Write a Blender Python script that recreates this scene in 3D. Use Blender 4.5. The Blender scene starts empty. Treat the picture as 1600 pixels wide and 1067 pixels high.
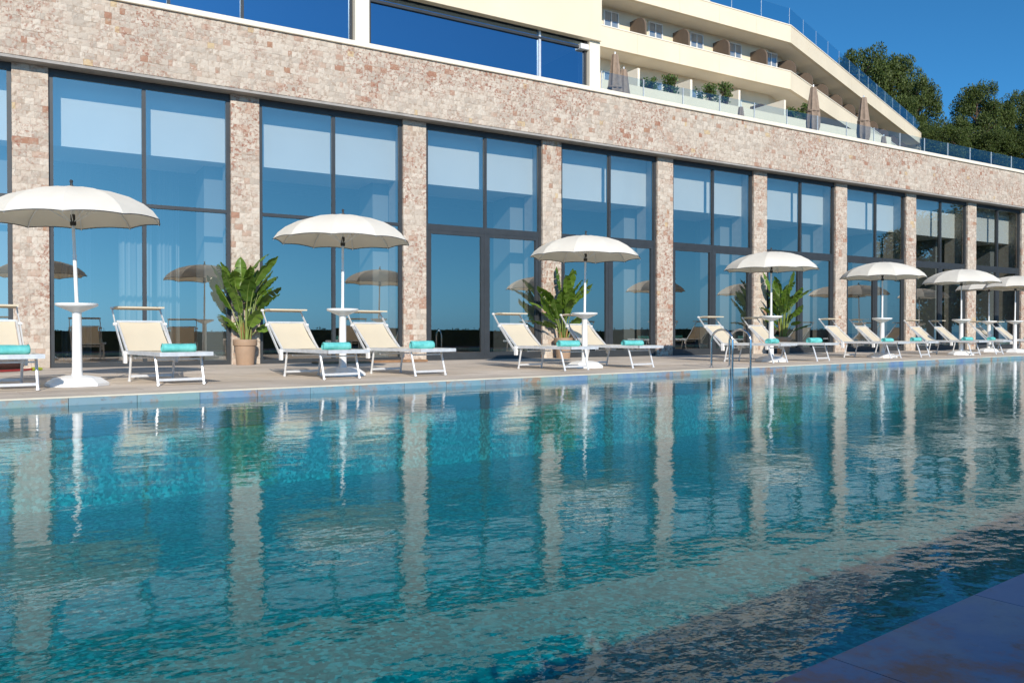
import bpy, math, random
from mathutils import Vector, Matrix
random.seed(7)
SC = bpy.context.scene
R = math.radians

# ------------------------------------------------------------------ camera, sky, sun, exposure
CAMY, CAMH = -17.2, 0.67
cam_d = bpy.data.cameras.new('camera')
cam_d.sensor_width = 36.0
cam_d.lens = 28.87
cam_d.clip_start, cam_d.clip_end = 0.05, 30000
cam = bpy.data.objects.new('camera', cam_d)
SC.collection.objects.link(cam)
cam.location = (0, CAMY, CAMH)
cam.rotation_euler = (R(90 - 0.69), 0, R(58.5 - 90))
SC.camera = cam

SUN_AZ, SUN_EL = 72.0, 26.0          # direction the light travels, from +X towards +Y; height of the sun
world = bpy.data.worlds.new('World')
SC.world = world
world.use_nodes = True
wn = world.node_tree
wn.nodes.clear()
w_out = wn.nodes.new('ShaderNodeOutputWorld')
w_bg = wn.nodes.new('ShaderNodeBackground')
sky = wn.nodes.new('ShaderNodeTexSky')
sky.sky_type = 'NISHITA'
sky.sun_disc = False
sky.sun_elevation = R(SUN_EL)
sky.sun_rotation = R(90 - (SUN_AZ - 180))
sky.altitude = 0
sky.air_density = 1.0
sky.dust_density = 0.5
sky.ozone_density = 4.0
w_hs = wn.nodes.new('ShaderNodeHueSaturation')
w_hs.inputs['Saturation'].default_value = 1.25
wn.links.new(sky.outputs[0], w_hs.inputs['Color'])
w_mx = wn.nodes.new('ShaderNodeMix')
w_mx.data_type = 'RGBA'
w_mx.blend_type = 'MULTIPLY'
w_mx.inputs[0].default_value = 1.0
w_mx.inputs[7].default_value = (0.46, 0.95, 1.20, 1)
wn.links.new(w_hs.outputs[0], w_mx.inputs[6])
w_bw = wn.nodes.new('ShaderNodeRGBToBW')
wn.links.new(sky.outputs[0], w_bw.inputs[0])
w_cl = wn.nodes.new('ShaderNodeMix')
w_cl.data_type = 'RGBA'
w_cl.blend_type = 'MULTIPLY'
w_cl.inputs[0].default_value = 1.0
w_cl.inputs[7].default_value = (0.20, 0.86, 1.85, 1)
wn.links.new(w_bw.outputs[0], w_cl.inputs[6])
w_m2 = wn.nodes.new('ShaderNodeMix')
w_m2.data_type = 'RGBA'
w_m2.inputs[0].default_value = 0.60
wn.links.new(w_mx.outputs[2], w_m2.inputs[6])
wn.links.new(w_cl.outputs[2], w_m2.inputs[7])
wn.links.new(w_m2.outputs[2], w_bg.inputs['Color'])
w_bg.inputs['Strength'].default_value = 0.095
wn.links.new(w_bg.outputs[0], w_out.inputs['Surface'])

sun_d = bpy.data.lights.new('sun', 'SUN')
sun_d.energy = 4.0
sun_d.angle = R(0.5)
sun_d.color = (1.0, 0.91, 0.78)
sun = bpy.data.objects.new('sun', sun_d)
SC.collection.objects.link(sun)
sdir = Vector((math.cos(R(SUN_AZ)) * math.cos(R(SUN_EL)), math.sin(R(SUN_AZ)) * math.cos(R(SUN_EL)), -math.sin(R(SUN_EL))))
sun.rotation_euler = sdir.to_track_quat('-Z', 'Y').to_euler()

SC.view_settings.view_transform = 'Standard'
SC.view_settings.look = 'None'
SC.view_settings.gamma = 1
SC.view_settings.use_curve_mapping = False
SC.view_settings.exposure = 0.25
SC.render.engine = 'CYCLES'
SC.cycles.use_denoising = True
SC.cycles.max_bounces = 10
SC.cycles.transparent_max_bounces = 16
SC.cycles.caustics_reflective = False
SC.cycles.caustics_refractive = False
SC.cycles.sample_clamp_indirect = 6.0

# ------------------------------------------------------------------ materials
MATS = {}


class NT:
    def __init__(self, name):
        self.m = bpy.data.materials.new(name)
        self.m.use_nodes = True
        self.t = self.m.node_tree
        self.t.nodes.clear()
        self.out = self.n('ShaderNodeOutputMaterial')

    def n(self, typ, **kw):
        nd = self.t.nodes.new(typ)
        for k, v in kw.items():
            if hasattr(nd, k):
                setattr(nd, k, v)
            else:
                nd.inputs[k].default_value = v
        return nd

    def l(self, a, b):
        self.t.links.new(a, b)

    def noise(self, scale, detail=4, rough=0.55, coord='Object', vec=None, stretch=None):
        if vec is None:
            tc = self.n('ShaderNodeTexCoord')
            vec = tc.outputs[coord]
        if stretch:
            mp = self.n('ShaderNodeMapping')
            mp.inputs['Scale'].default_value = stretch
            self.l(vec, mp.inputs['Vector'])
            vec = mp.outputs[0]
        nz = self.n('ShaderNodeTexNoise')
        nz.inputs['Scale'].default_value = scale
        nz.inputs['Detail'].default_value = detail
        nz.inputs['Roughness'].default_value = rough
        self.l(vec, nz.inputs['Vector'])
        return nz.outputs['Fac']

    def ramp(self, fac, stops, interp='LINEAR'):
        r = self.n('ShaderNodeValToRGB')
        r.color_ramp.interpolation = interp
        e = r.color_ramp.elements
        while len(e) < len(stops):
            e.new(0.5)
        for i, (p, c) in enumerate(stops):
            e[i].position = p
            e[i].color = (c[0], c[1], c[2], 1) if not isinstance(c, (int, float)) else (c, c, c, 1)
        self.l(fac, r.inputs[0])
        return r.outputs[0]

    def mix(self, fac, a, b, mode='MIX'):
        m = self.n('ShaderNodeMix', data_type='RGBA', blend_type=mode)
        for s, v in ((m.inputs[0], fac), (m.inputs[6], a), (m.inputs[7], b)):
            if isinstance(v, bpy.types.NodeSocket):
                self.l(v, s)
            elif isinstance(v, (int, float)):
                s.default_value = v
            else:
                s.default_value = (v[0], v[1], v[2], 1)
        return m.outputs[2]

    def bump(self, h, strength=0.3, dist=0.01):
        b = self.n('ShaderNodeBump')
        b.inputs['Strength'].default_value = strength
        b.inputs['Distance'].default_value = dist
        self.l(h, b.inputs['Height'])
        return b.outputs[0]

    def schlick(self, normal=None, f0=.02, power=5.0):
        geo = self.n('ShaderNodeNewGeometry')
        d = self.n('ShaderNodeVectorMath', operation='DOT_PRODUCT')
        self.l(geo.outputs['Incoming'], d.inputs[0])
        self.l(normal if normal is not None else geo.outputs['Normal'], d.inputs[1])
        def m(op, a, b=None):
            k = self.n('ShaderNodeMath', operation=op, use_clamp=(op == 'SUBTRACT'))
            for i, v in enumerate((a, b)):
                if v is None:
                    continue
                if isinstance(v, bpy.types.NodeSocket):
                    self.l(v, k.inputs[i])
                else:
                    k.inputs[i].default_value = v
            return k.outputs[0]
        c = m('ABSOLUTE', d.outputs['Value'])
        return m('ADD', m('MULTIPLY', m('POWER', m('SUBTRACT', 1.0, c), power), 1 - f0), f0)

    def principled(self, color, rough=0.6, metal=0.0, bump=None, spec=0.5, **kw):
        p = self.n('ShaderNodeBsdfPrincipled')
        if isinstance(color, bpy.types.NodeSocket):
            self.l(color, p.inputs['Base Color'])
        else:
            p.inputs['Base Color'].default_value = (color[0], color[1], color[2], 1)
        if isinstance(rough, bpy.types.NodeSocket):
            self.l(rough, p.inputs['Roughness'])
        else:
            p.inputs['Roughness'].default_value = rough
        p.inputs['Metallic'].default_value = metal
        p.inputs['Specular IOR Level'].default_value = spec
        if bump is not None:
            self.l(bump, p.inputs['Normal'])
        return p.outputs[0]

    def done(self, key, surf):
        self.l(surf, self.out.inputs['Surface'])
        MATS[key] = self.m
        return self.m


def simple(key, col, rough=0.6, metal=0.0, var=0.12, scale=6.0, bump=0.0, bscale=60, spec=0.5):
    t = NT(key)
    nz = t.noise(scale)
    lo = [c * (1 - var) for c in col]
    hi = [min(1, c * (1 + var)) for c in col]
    c = t.ramp(nz, [(0.3, lo), (0.7, hi)])
    b = t.bump(t.noise(bscale), bump, 0.01) if bump else None
    return t.done(key, t.principled(c, rough, metal, b, spec))


def stone_material(key, rustier):
    t = NT(key)
    a = t.n('ShaderNodeAttribute', attribute_name='tone')
    base = t.ramp(a.outputs['Fac'], [(0.0, (.51, .45, .39)), (0.2, (.59, .52, .45)), (0.42, (.64, .56, .48)), (0.64, (.71, .64, .56)),
                                    (0.78, (.62, .53, .45)), (0.88, (.56, .42, .34)), (0.96, (.42, .23, .16)), (1.0, (.64, .50, .32))])
    geo = t.n('ShaderNodeNewGeometry')
    pos = geo.outputs['Position']
    off = t.n('ShaderNodeVectorMath', operation='ADD')
    t.l(pos, off.inputs[0])
    sc = t.n('ShaderNodeVectorMath', operation='SCALE')
    t.l(a.outputs['Vector'], sc.inputs[0])
    sc.inputs['Scale'].default_value = 37.0
    t.l(sc.outputs[0], off.inputs[1])
    v = off.outputs[0]
    patch = t.ramp(t.noise(9, 5, .6, vec=v), [(.52, 0), (.66, 1)])
    c = t.mix(patch, base, (.46, .37, .30))
    cl = t.noise(.55, 3, .6, vec=pos)
    region = t.ramp(cl, [(.44, 0), (.58, 1)])
    vein = t.ramp(t.noise(14, 6, .7, vec=v), [(.50, 0), (.60, .95)])
    rv = t.n('ShaderNodeMath', operation='MULTIPLY')
    t.l(region, rv.inputs[0])
    t.l(vein, rv.inputs[1])
    c = t.mix(rv.outputs[0], c, (.36, .17, .12))
    fleck = t.ramp(t.noise(24, 3, .6, vec=v), [(.62, 0), (.70, 1)])
    c = t.mix(fleck, c, (.74, .69, .62))
    dark = t.ramp(t.noise(45, 4, .7, vec=v), [(.64, 0), (.74, 1)])
    c = t.mix(dark, c, (.25, .20, .16))
    h = t.n('ShaderNodeMath', operation='ADD')
    t.l(t.noise(28, 6, .7, vec=v), h.inputs[0])
    t.l(t.noise(90, 3, .6, vec=v), h.inputs[1])
    c = t.mix(1.0, c, (.87, .85, .82), 'MULTIPLY')
    return t.done(key, t.principled(c, .85, 0, t.bump(h.outputs[0], .55, .008), .25))


stone_material('stone', 0)
simple('grout', (.48, .42, .36), .95, bump=.4)


def stucco(key, col):
    t = NT(key)
    c = t.ramp(t.noise(.35, 6, .6), [(.3, [x * .93 for x in col]), (.7, [min(1, x * 1.04) for x in col])])
    streak = t.ramp(t.noise(.9, 5, .65, stretch=(1.6, 1.6, .12)), [(.62, 0), (.85, .35)])
    c = t.mix(streak, c, [x * .78 for x in col])
    return t.done(key, t.principled(c, .9, 0, t.bump(t.noise(70, 3), .25, .006), .2))


stucco('cream', (.80, .70, .53))
stucco('cream_trim', (.84, .77, .64))
stucco('interior_white', (.90, .91, .90))
stucco('interior_grey', (.26, .27, .27))
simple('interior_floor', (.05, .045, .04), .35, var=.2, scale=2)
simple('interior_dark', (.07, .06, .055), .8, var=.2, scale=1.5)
simple('interior_ceiling', (.35, .35, .34), .9)
simple('frame_grey', (.045, .05, .055), .42, .2, var=.1, spec=.5)
simple('soffit', (.34, .32, .30), .8, bump=.15)
simple('window_white', (.78, .77, .74), .4)
simple('black_plastic', (.02, .02, .02), .45)
simple('white_plastic', (.84, .84, .83), .38, var=.05, scale=3, bump=.05, bscale=30)
simple('white_enamel', (.80, .80, .80), .35, var=.05)
simple('alu', (.78, .79, .80), .34, .35, var=.1, scale=14)
simple('steel', (.66, .66, .66), .16, 1.0, var=.06)
simple('terracotta', (.40, .27, .18), .55, var=.10, scale=5, bump=.08)
simple('soil', (.05, .035, .025), .95, bump=.6)
simple('petiole', (.20, .26, .06), .5, var=.3)
simple('sheath', (.30, .17, .06), .7, var=.3, scale=12)
simple('bark', (.10, .07, .05), .95, var=.35, scale=8, bump=.7, bscale=20)
simple('board', (.30, .17, .09), .6, var=.3, scale=9)
simple('bag', (.05, .02, .015), .6, var=.3)
simple('bag_red', (.30, .03, .03), .6)
simple('bag_lime', (.35, .42, .03), .6)
simple('deck_bed', (.20, .18, .16), .95)
simple('earth', (.16, .13, .09), .95, var=.3, scale=.3, bump=.4, bscale=4)
simple('scrub', (.06, .07, .03), .95, var=.4, scale=.5, bump=.5, bscale=3)
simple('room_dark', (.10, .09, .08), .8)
simple('curtain', (.62, .63, .62), .9, var=.08, scale=3)
simple('taupe', (.30, .22, .165), .85, var=.16, scale=10, bump=.3, bscale=50)
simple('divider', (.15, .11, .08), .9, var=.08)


def fabric(key, col, trans, weave=400, tcol=None):
    t = NT(key)
    c = t.ramp(t.noise(2.2, 5), [(.3, [x * .94 for x in col]), (.7, [min(1, x * 1.03) for x in col])])
    b = t.bump(t.noise(5, 4), .25, .02)
    d = t.n('ShaderNodeBsdfDiffuse')
    t.l(c, d.inputs['Color'])
    t.l(b, d.inputs['Normal'])
    tr = t.n('ShaderNodeBsdfTranslucent')
    tr.inputs['Color'].default_value = (*(tcol or col), 1)
    m = t.n('ShaderNodeMixShader')
    m.inputs[0].default_value = trans
    t.l(d.outputs[0], m.inputs[1])
    t.l(tr.outputs[0], m.inputs[2])
    return t.done(key, m.outputs[0])


fabric('canopy_cloth', (.83, .79, .71), .15, tcol=(.95, .80, .56))
fabric('sling', (.72, .64, .50), .12)
fabric('sheer', (.42, .44, .45), .45)


def towel_material():
    t = NT('towel')
    c = t.ramp(t.noise(9, 5), [(.3, (.10, .50, .50)), (.7, (.22, .68, .66))])
    return t.done('towel', t.principled(c, .95, 0, t.bump(t.noise(160, 3), .9, .01), .1))


towel_material()


def paver_material():
    t = NT('paver')
    oi = t.n('ShaderNodeAttribute', attribute_name='tone')
    c = t.ramp(oi.outputs['Fac'], [(0, (.60, .515, .43)), (.5, (.66, .575, .485)), (1, (.72, .63, .54))])
    geo = t.n('ShaderNodeNewGeometry')
    stain = t.ramp(t.noise(.8, 6, .65, vec=geo.outputs['Position']), [(.35, .80), (.7, 1.08)])
    c = t.mix(1.0, c, stain, 'MULTIPLY')
    gr = t.ramp(t.noise(7, 5, .7, vec=geo.outputs['Position'], stretch=(1, 3, 1)), [(.3, .95), (.7, 1.04)])
    c = t.mix(1.0, c, gr, 'MULTIPLY')
    return t.done('paver', t.principled(c, .75, 0, t.bump(t.noise(60, 4, vec=geo.outputs['Position']), .3, .004), .3))


paver_material()


def rust_tile(key, blue, dim):
    t = NT(key)
    oi = t.n('ShaderNodeAttribute', attribute_name='tone')
    geo = t.n('ShaderNodeNewGeometry')
    p = geo.outputs['Position']
    if key == 'rust_slab':
        base = t.ramp(oi.outputs['Fac'], [(0, (.15, .27, .40)), (.5, (.13, .22, .42)), (1, (.20, .27, .36))])
    else:
        base = t.ramp(oi.outputs['Fac'], [(0, (.12, .26, .38)), (.3, (.20, .36, .42)), (.5, (.24, .35, .33)), (.75, (.18, .29, .42)), (.90, (.13, .23, .45)), (1, (.24, .27, .27))])
    n1 = t.noise(2.6, 6, .65, vec=p)
    c = t.mix(t.ramp(n1, [(.40, 0), (.60, 1)]), base, blue)
    n2 = t.noise(1.9 if key == 'rust_slab' else 3.4, 8, .72, vec=p)
    c = t.mix(t.ramp(n2, [(.46 if key == 'rust_slab' else .51, 0), (.56 if key == 'rust_slab' else .63, .9)]), c, (.36, .15, .08) if key == 'rust_slab' else (.33, .21, .14))
    n3 = t.noise(16, 6, .7, vec=p)
    c = t.mix(t.ramp(n3, [(.58, 0), (.70, .7)]), c, (.15, .12, .11))
    if dim != 1:
        c = t.mix(1.0, c, (dim, dim, dim), 'MULTIPLY')
    rg = t.ramp(n2, [(.4, .35), (.7, .65)])
    return t.done(key, t.principled(c, rg, 0, t.bump(n3, .15, .003), .5))


rust_tile('rust_tile', (.22, .34, .42), 1)
rust_tile('rust_slab', (.11, .21, .40), 1.0)
simple('edge_trim', (.72, .66, .54), .7, var=.08)


def floor_mosaic_caustics():
    t = NT('mosaic_caustics')
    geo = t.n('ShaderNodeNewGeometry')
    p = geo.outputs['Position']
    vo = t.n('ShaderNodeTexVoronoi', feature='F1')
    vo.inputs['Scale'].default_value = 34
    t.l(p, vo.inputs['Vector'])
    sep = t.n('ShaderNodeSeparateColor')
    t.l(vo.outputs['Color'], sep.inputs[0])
    c = t.ramp(sep.outputs[0], [(0, (.10, .30, .29)), (.55, (.32, .56, .53)), (.8, (.62, .84, .79)), (1, (.98, 1.0, .98))])  # small tile tones; the bright speckles are sun caustics painted into the colour
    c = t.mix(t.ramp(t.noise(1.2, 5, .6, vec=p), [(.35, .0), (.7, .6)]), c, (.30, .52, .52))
    return t.done('mosaic_caustics', t.principled(c, .6, 0, None, .2))


floor_mosaic_caustics()


def water_material():
    t = NT('water')
    geo = t.n('ShaderNodeNewGeometry')
    p = geo.outputs['Position']
    a = t.noise(.9, 2, .5, vec=p, stretch=(1.0, 1.5, 1))
    b = t.noise(3.0, 3, .55, vec=p, stretch=(1.0, 1.35, 1))
    c = t.noise(13.0, 3, .55, vec=p, stretch=(1.0, 1.2, 1))
    def ms(s, k):
        m = t.n('ShaderNodeMath', operation='MULTIPLY')
        t.l(s, m.inputs[0])
        m.inputs[1].default_value = k
        return m.outputs[0]
    def add(x, y):
        m = t.n('ShaderNodeMath', operation='ADD')
        t.l(x, m.inputs[0])
        t.l(y, m.inputs[1])
        return m.outputs[0]
    h = add(add(ms(a, .55), ms(b, .32)), ms(c, .075))
    bn = t.bump(h, 1.0, .0115)
    gl = t.n('ShaderNodeBsdfGlossy')
    gl.inputs['Roughness'].default_value = 0.0
    gl.inputs['Color'].default_value = (.96, .98, 1, 1)
    t.l(bn, gl.inputs['Normal'])
    tr = t.n('ShaderNodeBsdfTransparent')
    tr.inputs['Color'].default_value = (.034, .525, .575, 1)
    m = t.n('ShaderNodeMixShader')
    t.l(t.schlick(bn, .02, 5.9), m.inputs[0])
    t.l(tr.outputs[0], m.inputs[1])
    t.l(gl.outputs[0], m.inputs[2])
    return t.done('water', m.outputs[0])


water_material()


def glass_material(key, base, tint, refl, gain=.6, wob=.0015):
    t = NT(key)
    geo = t.n('ShaderNodeNewGeometry')
    bn = t.bump(t.noise(.45, 2, .5, vec=geo.outputs['Position']), 1.0, wob) if wob else None
    gl = t.n('ShaderNodeBsdfGlossy')
    gl.inputs['Roughness'].default_value = 0.0
    gl.inputs['Color'].default_value = (*refl, 1)
    tr = t.n('ShaderNodeBsdfTransparent')
    tr.inputs['Color'].default_value = (*tint, 1)
    if bn is not None:
        t.l(bn, gl.inputs['Normal'])
    mm = t.n('ShaderNodeMath', operation='MULTIPLY_ADD', use_clamp=True)
    t.l(t.schlick(None, .04), mm.inputs[0])
    mm.inputs[1].default_value = gain
    mm.inputs[2].default_value = base
    m = t.n('ShaderNodeMixShader')
    t.l(mm.outputs[0], m.inputs[0])
    t.l(tr.outputs[0], m.inputs[1])
    t.l(gl.outputs[0], m.inputs[2])
    return t.done(key, m.outputs[0])


glass_material('glass', .35, (.86, .91, .91), (1.0, .93, .84))
glass_material('glass_lounge', .50, (.30, .42, .60), (.55, .76, 1.0))
glass_material('glass_rail', .06, (.86, .93, .95), (.7, .88, 1.0), .5, 0)
glass_material('glass_room', .22, (.7, .75, .8), (.9, .95, 1.0), .8, 0)


def leaf_material(key, lo, hi, trans=.3, rough=.45, scale=3, spec=.4):
    t = NT(key)
    a = t.n('ShaderNodeAttribute', attribute_name='tone')
    nz = t.noise(scale, 4)
    ad = t.n('ShaderNodeMath', operation='ADD')
    t.l(a.outputs['Fac'], ad.inputs[0])
    t.l(nz, ad.inputs[1])
    mu = t.n('ShaderNodeMath', operation='MULTIPLY')
    t.l(ad.outputs[0], mu.inputs[0])
    mu.inputs[1].default_value = .5
    c = t.ramp(mu.outputs[0], [(.2, lo), (.8, hi)])
    p = t.principled(c, rough, 0, None, spec)
    tr = t.n('ShaderNodeBsdfTranslucent')
    tc = t.mix(1.0, c, (1.5, 1.5, .6), 'MULTIPLY')
    t.l(tc, tr.inputs['Color'])
    m = t.n('ShaderNodeMixShader')
    m.inputs[0].default_value = trans
    t.l(p, m.inputs[1])
    t.l(tr.outputs[0], m.inputs[2])
    return t.done(key, m.outputs[0])


leaf_material('paddle_leaf', (.04, .09, .010), (.16, .265, .035), .28, .34, 4, .5)
leaf_material('pine_leaf', (.022, .042, .007), (.115, .155, .028), .12, .6, .3)
leaf_material('shrub_leaf', (.04, .08, .02), (.13, .20, .05), .2, .5, 2)
leaf_material('shade_hedge_leaf', (.015, .03, .01), (.05, .08, .02), .15, .6, 1)


def sea_material():
    t = NT('sea')
    geo = t.n('ShaderNodeNewGeometry')
    n = t.noise(.05, 5, .6, vec=geo.outputs['Position'])
    return t.done('sea', t.principled((.008, .03, .07), .18, 0, t.bump(n, .5, 1.5), .5))


sea_material()

# ------------------------------------------------------------------ mesh helper


class MB:
    def __init__(self):
        self.v, self.f, self.t = [], [], []

    def add(self, vs, fs, tone=None):
        o = len(self.v)
        self.v += [tuple(x) for x in vs]
        for f in fs:
            self.f.append([i + o for i in f])
            self.t.append(tone if tone is not None else .5)
        return self

    def box(self, x0, x1, y0, y1, z0, z1, tone=None):
        vs = [(x0, y0, z0), (x1, y0, z0), (x1, y1, z0), (x0, y1, z0), (x0, y0, z1), (x1, y0, z1), (x1, y1, z1), (x0, y1, z1)]
        return self.add(vs, [(0, 3, 2, 1), (4, 5, 6, 7), (0, 1, 5, 4), (1, 2, 6, 5), (2, 3, 7, 6), (3, 0, 4, 7)], tone)

    def bevbox(self, x0, x1, y0, y1, z0, z1, b=.01, tone=None):
        # box with chamfered top rim and vertical edges
        def ring(i, z):
            return [(x0 + i + b, y0 + i, z), (x1 - i - b, y0 + i, z), (x1 - i, y0 + i + b, z), (x1 - i, y1 - i - b, z),
                    (x1 - i - b, y1 - i, z), (x0 + i + b, y1 - i, z), (x0 + i, y1 - i - b, z), (x0 + i, y0 + i + b, z)]
        rs = [ring(b, z0), ring(0, z0 + b), ring(0, z1 - b), ring(b, z1)]
        vs = sum(rs, [])
        fs = []
        for k in range(3):
            for i in range(8):
                j = (i + 1) % 8
                fs.append((k * 8 + i, k * 8 + j, k * 8 + 8 + j, k * 8 + 8 + i))
        fs.append(tuple(range(7, -1, -1)))
        fs.append(tuple(range(24, 32)))
        return self.add(vs, fs, tone)

    def prism(self, poly, z0, z1, tone=None):
        n = len(poly)
        vs = [(p[0], p[1], z0) for p in poly] + [(p[0], p[1], z1) for p in poly]
        fs = [tuple(range(n - 1, -1, -1)), tuple(range(n, 2 * n))]
        for i in range(n):
            j = (i + 1) % n
            fs.append((i, j, n + j, n + i))
        return self.add(vs, fs, tone)

    def tube(self, pts, r, n=8, cap=True, tone=None):
        pts = [Vector(p) for p in pts]
        rs = r if isinstance(r, (list, tuple)) else [r] * len(pts)
        vs, fs = [], []
        prev = None
        for i, p in enumerate(pts):
            d = (pts[min(i + 1, len(pts) - 1)] - pts[max(i - 1, 0)]).normalized()
            if prev is None:
                u = d.orthogonal().normalized()
            else:
                u = (prev - d * prev.dot(d)).normalized()
            prev = u
            w = d.cross(u)
            for k in range(n):
                a = 2 * math.pi * k / n
                vs.append(p + (u * math.cos(a) + w * math.sin(a)) * rs[i])
        for i in range(len(pts) - 1):
            for k in range(n):
                k2 = (k + 1) % n
                fs.append((i * n + k, i * n + k2, i * n + n + k2, i * n + n + k))
        if cap:
            fs.append(tuple(range(n - 1, -1, -1)))
            fs.append(tuple((len(pts) - 1) * n + k for k in range(n)))
        return self.add(vs, fs, tone)

    def bar(self, p, q, w, h, up=(0, 0, 1), tone=None):
        p, q = Vector(p), Vector(q)
        d = (q - p).normalized()
        up = Vector(up)
        s = d.cross(up)
        if s.length < 1e-4:
            s = d.orthogonal()
        s.normalize()
        u = s.cross(d).normalized()
        vs = []
        for c in (p, q):
            for a, b in ((-1, -1), (1, -1), (1, 1), (-1, 1)):
                vs.append(c + s * a * w / 2 + u * b * h / 2)
        return self.add(vs, [(0, 1, 2, 3), (7, 6, 5, 4), (0, 4, 5, 1), (1, 5, 6, 2), (2, 6, 7, 3), (3, 7, 4, 0)], tone)

    def lathe(self, prof, n=24, c=(0, 0), capb=True, capt=True, tone=None):
        vs, fs = [], []
        for r, z in prof:
            for k in range(n):
                a = 2 * math.pi * k / n
                vs.append((c[0] + r * math.cos(a), c[1] + r * math.sin(a), z))
        for i in range(len(prof) - 1):
            for k in range(n):
                k2 = (k + 1) % n
                fs.append((i * n + k, i * n + k2, i * n + n + k2, i * n + n + k))
        if capb:
            fs.append(tuple(range(n - 1, -1, -1)))
        if capt:
            fs.append(tuple((len(prof) - 1) * n + k for k in range(n)))
        return self.add(vs, fs, tone)

    def mesh(self, name, mat, smooth=False):
        me = bpy.data.meshes.new(name)
        me.from_pydata(self.v, [], self.f)
        a = me.attributes.new('tone', 'FLOAT', 'FACE')
        a.data.foreach_set('value', self.t)
        me.materials.append(MATS[mat])
        if smooth:
            me.polygons.foreach_set('use_smooth', [True] * len(me.polygons))
            try:
                me.set_sharp_from_angle(angle=R(40))
            except Exception:
                pass
        me.update()
        return me

    def build(self, name, mat, parent=None, smooth=False, kind=None, label=None):
        return place(name, self.mesh(name, mat, smooth), parent, kind, label)


def place(name, me, parent=None, kind=None, label=None):
    o = bpy.data.objects.new(name, me)
    SC.collection.objects.link(o)
    if parent is not None:
        o.parent = parent
    if kind:
        o['kind'] = kind
    if label:
        o['label'] = label
    return o


def thing(name, label, cat, loc=(0, 0, 0), rz=0.0, group=None):
    o = bpy.data.objects.new(name, None)
    o.empty_display_size = .2
    SC.collection.objects.link(o)
    o.location = loc
    o.rotation_euler = (0, 0, rz)
    tag(o, label, cat, group)
    return o


def tag(o, label, cat, group=None):
    o['label'] = label
    o['category'] = cat
    if group:
        o['group'] = group
    return o


def copy_thing(src, label, loc, rz, group=None):
    c = src.copy()
    SC.collection.objects.link(c)
    c.location = loc
    c.rotation_euler = (0, 0, rz)
    c['label'] = label
    if group:
        c['group'] = group
    for ch in list(src.children):
        d = ch.copy()
        SC.collection.objects.link(d)
        d.parent = c
        for g in list(ch.children):
            e = g.copy()
            SC.collection.objects.link(e)
            e.parent = d
    return c


CA, SA = math.cos(R(58.5)), math.sin(R(58.5))


def survey(t, depth):
    """plan position from a bearing (tangent right of the viewing axis) and a depth."""
    return (depth * CA + t * depth * SA, CAMY + depth * SA - t * depth * CA)


# ------------------------------------------------------------------ ground, sea
g = MB()
gx = [-400, -120, -60, 60, 140, 400]
g.add([(-900, -34, -1.7), (900, -34, -1.7), (900, 900, -1.7), (-900, 900, -1.7), (-900, -60, -14.5), (900, -60, -14.5)],
      [(0, 1, 2, 3), (4, 5, 1, 0)])
g.build('ground', 'earth', kind='structure')
MB().add([(-15000, -15000, -13.5), (15000, -15000, -13.5), (15000, -52, -13.5), (-15000, -52, -13.5)], [(0, 1, 2, 3)]).build('sea', 'sea', kind='structure')


def hill_z(x, y):
    def ss(a, b, v):
        q = max(0, min(1, (v - a) / (b - a)))
        return q * q * (3 - 2 * q)
    return -1.0 + 14.5 * ss(30, 80, x * .75 + y * .55) + 6 * ss(70, 150, x * .6 + y * .7) + .8 * math.sin(x * .13) * math.cos(y * .11)


h = MB()
NX, NY = 46, 34
hv = [(48 + i * 6.0, 31 + j * 6.0 - (i * .35), hill_z(48 + i * 6.0, 31 + j * 6.0)) for j in range(NY) for i in range(NX)]
hf = [(j * NX + i, j * NX + i + 1, (j + 1) * NX + i + 1, (j + 1) * NX + i) for j in range(NY - 1) for i in range(NX - 1)]
h.add(hv, hf)
h.build('hillside', 'scrub', kind='structure', smooth=True)

# ------------------------------------------------------------------ pool
PA = R(6.2)                       # the pool runs at a slight angle to the hall
PU = Vector((math.cos(PA), math.sin(PA), 0))
PV = Vector((-math.sin(PA), math.cos(PA), 0))     # from the water towards the hall
P0 = Vector((0, 9.52 + CAMY, 0))                  # far edge, at x = 0
POOLW = 8.535
WZ = -0.088
U0, U1 = -14.0, 52.0


def pp(u, v, z):
    q = P0 + PU * u + PV * v
    return (q.x, q.y, z)


def pool_box(mb, u0, u1, v0, v1, z0, z1, tone=None):
    vs = [pp(u0, v0, z0), pp(u1, v0, z0), pp(u1, v1, z0), pp(u0, v1, z0), pp(u0, v0, z1), pp(u1, v0, z1), pp(u1, v1, z1), pp(u0, v1, z1)]
    return mb.add(vs, [(0, 3, 2, 1), (4, 5, 6, 7), (0, 1, 5, 4), (1, 2, 6, 5), (2, 3, 7, 6), (3, 0, 4, 7)], tone)


FLZ = -1.15
b = MB()
pool_box(b, U0 - .3, U1 + .3, -POOLW - .3, .3, FLZ - .3, FLZ)
pool_box(b, U0 - .3, U0, -POOLW, 0, FLZ, -.03)
pool_box(b, U1, U1 + .3, -POOLW, 0, FLZ, -.03)
pool_box(b, U0 - .3, U1 + .3, .012, .3, FLZ, -.045)
pool_box(b, U0 - .3, U1 + .3, -POOLW - .3, -POOLW - .002, FLZ, -.045)
basin = b.build('pool_basin', 'mosaic_caustics', kind='structure')
w = MB()
w.add([pp(U0, -POOLW, WZ), pp(U1, -POOLW, WZ), pp(U1, .01, WZ), pp(U0, .01, WZ)], [(0, 1, 2, 3)])
w.build('pool_water', 'water', kind='structure')

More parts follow.
